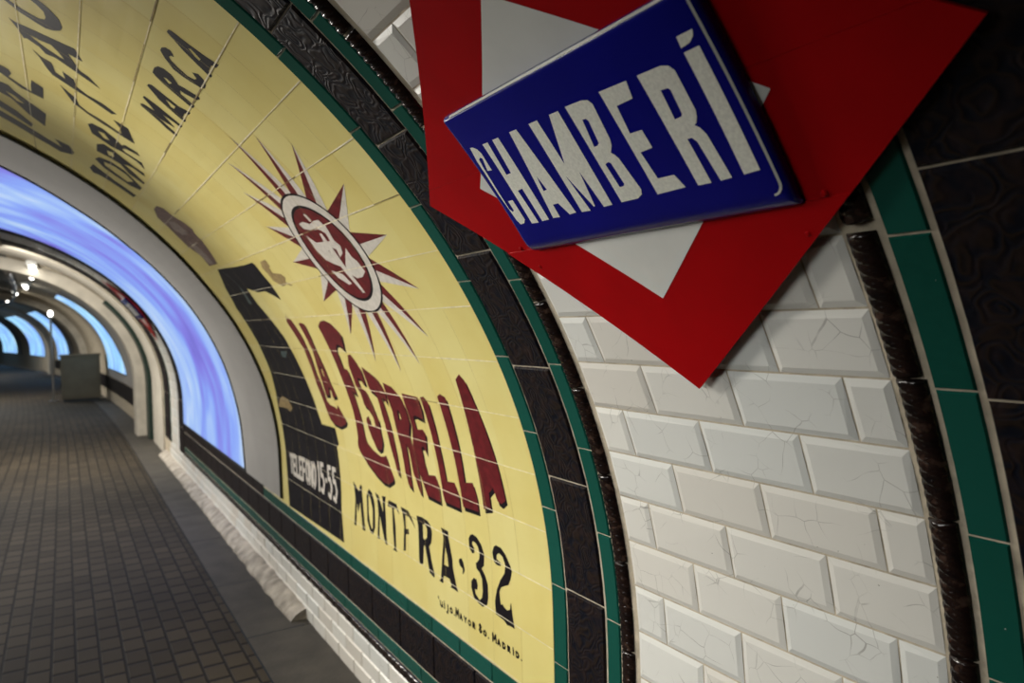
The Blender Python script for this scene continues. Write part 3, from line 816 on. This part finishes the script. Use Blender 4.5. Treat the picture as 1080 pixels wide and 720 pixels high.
# ---- rayed sun
circ = [(300,205.5),(305.5,201.7),(316.7,204.4),(337.8,214.4),(357.8,231),(382,259),(393.3,276.7),(402,296.7),(404.4,316.7),(401,326.7),(395.6,329.4),(384.4,327),(366.7,313.3),(355.6,303.3),(317.5,260),(300,225)]
cst = ST(circ)
# least squares ellipse centre and radii along s and t
cs = (max(p[0] for p in cst)+min(p[0] for p in cst))/2; ct = (max(p[1] for p in cst)+min(p[1] for p in cst))/2
rs = (max(p[0] for p in cst)-min(p[0] for p in cst))/2; rt = (max(p[1] for p in cst)-min(p[1] for p in cst))/2
print('SUN', cs, ct, rs, rt)
tips = ST([(242,143),(270,143),(308,150),(363.5,193),(409,247),(443,304),(453,355),(444,384),(424,392),(397,381),(370.5,352),(342,317.5),(310,276),(281,238),(257,202),(240,170)])
def disc(f, n=48): return [(cs+rs*f*math.cos(2*PI*k/n), ct+rt*f*math.sin(2*PI*k/n)) for k in range(n)]
redp = []; whitep = []
hw = PI/16*1.02
for (s, t) in tips:
    a = math.atan2((t-ct)/rt, (s-cs)/rs)
    def pt(d, f=.97): return (cs+rs*f*math.cos(a+d), ct+rt*f*math.sin(a+d))
    redp.append([pt(-hw), pt(0), (s, t)]); whitep.append([pt(hw), pt(0), (s, t)])
decal('white_rays', [(p, []) for p in whitep], M['milk'], .0026, ad)
decal('maroon_rays', [(p, []) for p in redp], M['maroon'], .0026, ad)
decal('sun_outline', [(disc(1.0), [disc(.965)]), (disc(.80), [disc(.755)])], M['ink'], .0031, ad)
decal('sun_rim', [(disc(.975), [disc(.79)])], M['milk'], .0029, ad)
decal('sun_disc', [(disc(.78), [])], M['maroon'], .0028, ad)
f1 = lambda p: C(300, 180, 9, p); f2 = lambda p: C(300, 240, 7.2, p)
FACE = [
 (f1([(145,500),(180,480),(250,500),(280,470),(330,460),(370,500),(400,520),(440,590),(500,690),(540,740),(480,730),(400,590),(330,550),(260,560),(190,545)]), []),
 (f1([(185,410),(205,405),(265,470),(250,480)]), []),
 (f2([(170,55),(250,110),(330,100),(380,90),(430,130),(450,190),(430,220),(400,160),(370,150),(340,170),(400,230),(460,300),(430,290),(380,270),(320,240),(250,170)]), []),
 (f2([(470,150),(520,220),(560,250),(620,330),(600,370),(560,380),(510,350),(480,310),(470,280)]), []),
 (f2([(270,40),(290,40),(340,110),(475,300),(622,490),(605,492),(480,350),(400,250),(315,125)]), []),
 (f2([(360,320),(450,350),(520,420),(500,430),(420,380)]), []),
]
paint('sun_face', FACE, M['milk'], .0032)
# ---- frame of the advert: green, dark relief, green, rope (upright at its near end, level below)
FT0, FT1 = -.55, 2.5
mb = MB(); band(mb, 1.428, 1.485, .081, .1985, FT0, FT1, .0005, .0042, .002); mb.build('green_tile_border', M['green'], ad)
mb = MB(); band(mb, 1.226, 1.272, .064, .2, FT0, FT1, .0005, .0042, .002); mb.build('green_tile_border', M['green'], ad)
mb = MB(); hband(mb, -.302, -.246, 1.60, .2, 1.49, 4.6, .0005, .0042, .002); mb.build('green_tile_border', M['green'], ad)
mb = MB(); hband(mb, -.302, -.226, 4.6, .284, 4.6, 8.05, .0005, .0042, .002); mb.build('relief_tile_border', M['relief'], ad)
mb = MB(); hband(mb, -.508, -.457, 1.7, .2, 1.49, 8.05, .0005, .0042, .002); mb.build('green_tile_border', M['green'], ad)
mb = MB(); band(mb, 1.278, 1.422, .086, .284, FT0, FT1, .0005, .0060, .004); mb.build('relief_tile_border', M['relief'], ad)
mb = MB(); hband(mb, -.452, -.306, 1.62, .284, 1.43, 8.05, .0005, .0060, .004)
mb.build('relief_tile_border', M['relief'], ad)
mb = MB(); vrope(mb, 1.199, FT0, FT1, .019, .1985, .0195); mb.build('rope_moulding', M['rope'], ad, smooth=True)
mb = MB(); hrope(mb, -.532, 1.22, 8.05, .2, .020)
mb.build('rope_moulding', M['rope'], ad, smooth=True)
# white dado below it
mb = MB(); t = FLOOR_T
for r in range(3):
    t1 = -.556 - (2-r)*.071; t0 = t1-.069; s = 1.2 - .1*(r % 2)
    while s < 9.2:
        a = max(s, 1.2); w = .2
        if s+w-a > .02: mb.tile(a+.0015, s+w-.0015, t0, t1, .0005, .0065, .006, .0012)
        s += w
mb.build('dado_tiles', M['white'], wall_right)

# =================================================================== FRAME AT THE RIGHT
fr = empty('tile_pilaster', W(.4, 0, 0), 'green and dark relief tile frame with rope moulding at the right edge', 'pilaster')
mb = MB(); band(mb, .4205, .4695, .064, .2, FT0, FT1, .0005, .0042, .002); mb.build('green_tile_band', M['green'], fr)
mb = MB(); band(mb, .215, .270, .1, .2, FT0, FT1, .0005, .0042, .002)
mb.build('green_tile_band', M['green'], fr)
mb = MB(); band(mb, .275, .4145, .091, .2815, FT0, FT1, .0005, .0065, .004); mb.build('relief_tile_band', M['relief'], fr)
mb = MB(); vrope(mb, .4955, FT0, .876, .0835, .1985, .0185)
vrope(mb, .4955, .886, FT1, .886, .1985, .0185); mb.build('rope_moulding', M['rope'], fr, smooth=True)
mb = MB(); mb.sheet(-2.0, .21, -.3, 2.5, .002, 12, 30); ft = mb.build('plain_tile_field', M['yellow'], fr)

# =================================================================== KERB
mb = MB(); prev = None; s = 3.72; rnd = random.Random(3)
while s < 9.7:
    h = .048 + rnd.uniform(-.006, .006); d = .085 + rnd.uniform(-.006, .006)
    if s < 3.78: d *= .9
    l0 = CX+A_
    ring = []
    for (l, z) in ((l0, h+.012), (l0-d*.35, h+.006+rnd.uniform(-.006, .006)), (l0-d*.75, h*.75+rnd.uniform(-.008, .008)), (l0-d, h*.35), (l0-d-.012, -.001), (l0, -.001)):
        x, y = plan(s, l); ring.append(mb.q((x, y, z), (s, z)))
    if prev:
        for k in range(5): mb.face([prev[k], prev[k+1], ring[k+1], ring[k]])
    else: mb.face(ring)
    prev = ring; s += .07
mb.face(prev[::-1]); tag(mb.build('baseboard_right', M['concrete'], smooth=True), kind='structure')

# =================================================================== PANELS WITH SCREENS
def pl_f(tab): return lambda t: interp(t, [p[0] for p in tab], [p[1] for p in tab])
BLUE = [(.35, (.10, .09, .50)), (.52, (.22, .20, .80)), (.66, (.25, .40, 1.0)), (.80, (.42, .62, 1.0)), (.95, (.75, .85, 1.0))]
m_screen = screen_mat('blue_projection', .9, BLUE, .55, .22, .15)
def display(label, e0, e1, s_end, t0, t1, lo, group, mat, n=8, gap=0.0):
    r = empty('display_panel', W((e0(0)+s_end)/2, t0, 0), label, 'screen', group)
    mb = MB(); mb.slab(lambda t: e0(t)+.012, s_end+.1, t0, t1, lo-.0100, lo, n, 40); mb.build('backing_panel', M['grey_panel'], r, smooth=False)
    mb = MB(); mb.slab(lambda t: e0(t), lambda t: e0(t)+.012, t0, t1, lo-.0100, lo+.002, 1, 40); mb.build('edge_trim', M['frame_dark'], r)
    tb = t0 + gap
    mb = MB(); mb.slab(lambda t: e1(t)+.022, s_end, tb+.02, t1, lo+.0005, lo+.004, n, 40); sc = mb.build('screen', mat, r)
    w = .022 if s_end < 10 else .07
    mb = MB(); mb.slab(e1, lambda t: e1(t)+w, tb+.002, t1, lo+.0005, lo+.006, 1, 40); mb.slab(s_end, s_end+.05, tb+.002, t1, lo+.0005, lo+.006, 1, 40)
    mb.slab(lambda t: e1(t)+.022, s_end, tb, tb+.02, lo+.0005, lo+.006, n, 1)
    mb.build('screen_frame', M['frame_dark'], r)
    return r
LO = .0145
e0 = pl_f([(-.25, 4.13), (.10, 4.15), (.36, 4.17), (.75, 4.21), (1.07, 4.23), (1.37, 4.16), (1.85, 3.99), (2.6, 3.70)])
e1 = pl_f([(-.25, 5.03), (.30, 5.19), (.66, 5.21), (1.14, 5.19), (1.48, 5.14), (1.84, 4.95), (2.11, 4.74), (2.6, 4.4)])
display('wide curved blue screen on a grey panel beside the yellow mural', e0, e1, 7.95, -.222, 2.5, LO, 'curved blue screens', m_screen)

# =================================================================== FAR WALL
mb = white_panel(8.45, 9.1, FLOOR_T, 2.4, 8.2); mb.build('bevelled_tiles', M['white'], wall_right)
f2r = empty('tile_pilaster', W(9.25, 0, 0), 'thin dark tile frame between the two white wall strips beyond the big screen', 'pilaster')
mb = MB(); band(mb, 9.12, 9.17, 0, .2, FT0, FT1, .0005, .0042, .002); mb.build('green_tile_band', M['green'], f2r)
mb = MB(); band(mb, 9.68, 9.73, 0, .2, FT0, FT1, .0005, .0042, .002); mb.build('green_tile_band', M['green'], f2r)
mb = MB(); band(mb, 9.18, 9.67, 0, .28, FT0, FT1, .0005, .0065, .004); mb.build('relief_tile_band', M['relief'], f2r)
f3r = empty('tile_pilaster', W(8.2, 0, 0), 'dark tile frame at the far end of the big blue screen', 'pilaster')
mb = MB(); band(mb, 8.06, 8.42, 0, .28, FT0, FT1, .0005, .0065, .004); mb.build('relief_tile_band', M['relief'], f3r)
# ribs of the vault
def rib(n, s0, s1, depth):
    mb = MB(); mb.slab(s0, s1, FLOOR_T, 0, .0, depth, 1, 1); mb.slab(s0, s1, 0, T_CROWN+1.3, .0, depth, 1, 60)
    return tag(mb.build('trim_%d' % n, M['rib']), kind='structure')
rib(1, 9.8, 10.9, .02); rib(2, 11.6, 12.0, .16); rib(3, 22.5, 23.0, .16); rib(4, 31, 31.6, .16)
m_scr2 = screen_mat('cyan_projection', 1.1, [(.35, (.10, .12, .55)), (.55, (.20, .35, .95)), (.75, (.35, .75, 1.0)), (.95, (.85, .95, 1.0))], 1.5, .3)
cst_f = lambda v: (lambda t: v)
f15 = pl_f([(-.25, 14.3), (0, 14.6), (.47, 15.5), (1.2, 16.0), (1.9, 16.5)])
display('small bright blue screen on the far wall just right of the cabinet', cst_f(13.2), f15, 18.0, -.22, 1.85, LO, 'curved blue screens', m_scr2, 10, .15)
for (a, b, c, lab) in ((26, 27, 30, 'first glowing blue arch beyond the cabinet'), (32.5, 33.4, 37.5, 'second glowing blue arch beyond the cabinet'), (40, 41, 45, 'third glowing blue arch beyond the cabinet'), (47.5, 48.6, 55, 'farthest glowing blue arch at the end of the passage')):
    display(lab, cst_f(a), cst_f(b), c, -.2, 1.75, LO, 'curved blue screens', m_scr2, 10)
for a, b in ((12.2, 22), (23.2, 30.8)):
    mb = MB()
    n = int((b-a)/1.0)
    mb.slab(a, b, -.52, -.24, 0, .02, n, 1); mb.build('skirting_tiles', M['relief'], wall_right)
# dark post
mb = MB(); mb.slab(11.1, 11.45, FLOOR_T, 1.3, .0, .05, 1, 16); tag(mb.build('trim_5', M['deepgreen']), kind='structure')
# cabinet standing on the platform
def bevel_box(mb_obj, w=.008):
    m_ = mb_obj.modifiers.new('bevel', 'BEVEL'); m_.width = w; m_.segments = 2; return mb_obj
kx, ky = .30, 18.6
cab = empty('cabinet', (kx, ky, 0), 'olive grey cabinet standing on the floor at the far end', 'cabinet')
mb = MB(); mb.box((kx, ky, .52), (.74, .5, .92)); bevel_box(mb.build('body', M['kiosk'], cab), .012)
mb = MB(); mb.box((kx, ky, 1.0), (.78, .54, .04)); bevel_box(mb.build('top', M['kiosk'], cab))
mb = MB(); mb.box((kx, ky, .03), (.68, .44, .06)); mb.build('plinth', M['frame_dark'], cab)
mb = MB(); mb.box((kx, ky-.254, .52), (.64, .012, .80)); bevel_box(mb.build('door', M['kiosk'], cab), .003)
# lamp post beside it
px_, py_ = -.22, 18.8
lp = empty('lamp_post', (px_, py_, 0), 'thin post with a small bright lamp standing left of the cabinet', 'lamp')
mb = MB(); mb.tube([(px_, py_, 0), (px_, py_, .02)], .09, 16); mb.build('base', M['steel'], lp)
mb = MB(); mb.tube([(px_, py_, .02), (px_, py_, 1.86)], .022, 10); mb.build('pole', M['pipe'], lp)
mb = MB(); mb.tube([(px_, py_, 1.86), (px_, py_, 1.90), (px_, py_, 1.95), (px_, py_, 1.99)], [.03, .05, .05, .02], 12); mb.build('lamp_head', emit('white_lamp_glow', (1, .95, .85), 6), lp, smooth=True)
# pipes and lamps under the vault
def along(l, z, s0, s1, n): return [(*plan(s0+(s1-s0)*i/n, l), z) for i in range(n+1)]
for l, z, r, lab in ((-.62, 2.36, .035, 'grey pipe running nearest the wall under the far vault'), (-.95, 2.42, .05, 'thickest grey pipe running under the far vault'), (-1.35, 2.42, .03, 'thin grey pipe running farthest left under the far vault')):
    pr = empty('ceiling_pipe', (*plan(12.2, l), z), lab, 'pipe')
    mb = MB(); mb.tube(along(l, z, 12.1, 30, 24), r, 10); mb.build('pipe', M['pipe'], pr, smooth=True)
    for k in range(5):
        s = 13 + k*3.4; x, y = plan(s, l); zt = CZ + B_*math.sqrt(max(0, 1-((l-CX)/A_)**2))
        mb = MB(); mb.tube([(x, y, z-r-.006), (x, y, zt)], .012, 6); mb.build('hanger', M['steel'], pr)
glow = emit('fluorescent_glow', (1, .96, .88), 9)
for i, (s, l, lab) in enumerate(((11.3, -.30, 'bright ceiling lamp just past the cream rib and nearest the big screen'), (13.0, -.35, 'bright ceiling lamp next after the nearest one beyond the cream rib'), (16.5, -.45, 'second bright ceiling lamp beyond the cream rib'), (20.0, -.6, 'third bright ceiling lamp beyond the cream rib'), (25.5, -.6, 'distant bright ceiling lamp in the far vault'))):
    zt = CZ + B_*math.sqrt(1-((l-CX)/A_)**2) - .06
    x, y = plan(s, l)
    cl = empty('ceiling_lamp', (x, y, zt), lab, 'lamp', 'ceiling lamps')
    mb = MB(); mb.box((x, y, zt+.02), (.12, .9, .06)); bevel_box(mb.build('housing', M['lampmetal'], cl), .01)
    mb = MB(); mb.tube([(x, y-.42, zt-.025), (x, y+.42, zt-.025)], .03, 10); mb.build('tube', glow, cl, smooth=True)
# far rhombus sign seen edge-on: a copy of the near one
def copy_tree(o, parent=None):
    c = o.copy(); COL.objects.link(c)
    if parent: c.parent = parent
    for ch in list(o.children): copy_tree(ch, c)
    return c
s2 = copy_tree(sign); s2.location = W(8.72, SIGN_T, 0)
s2['label'] = 'distant red rhombus sign seen edge-on beyond the big blue screen'
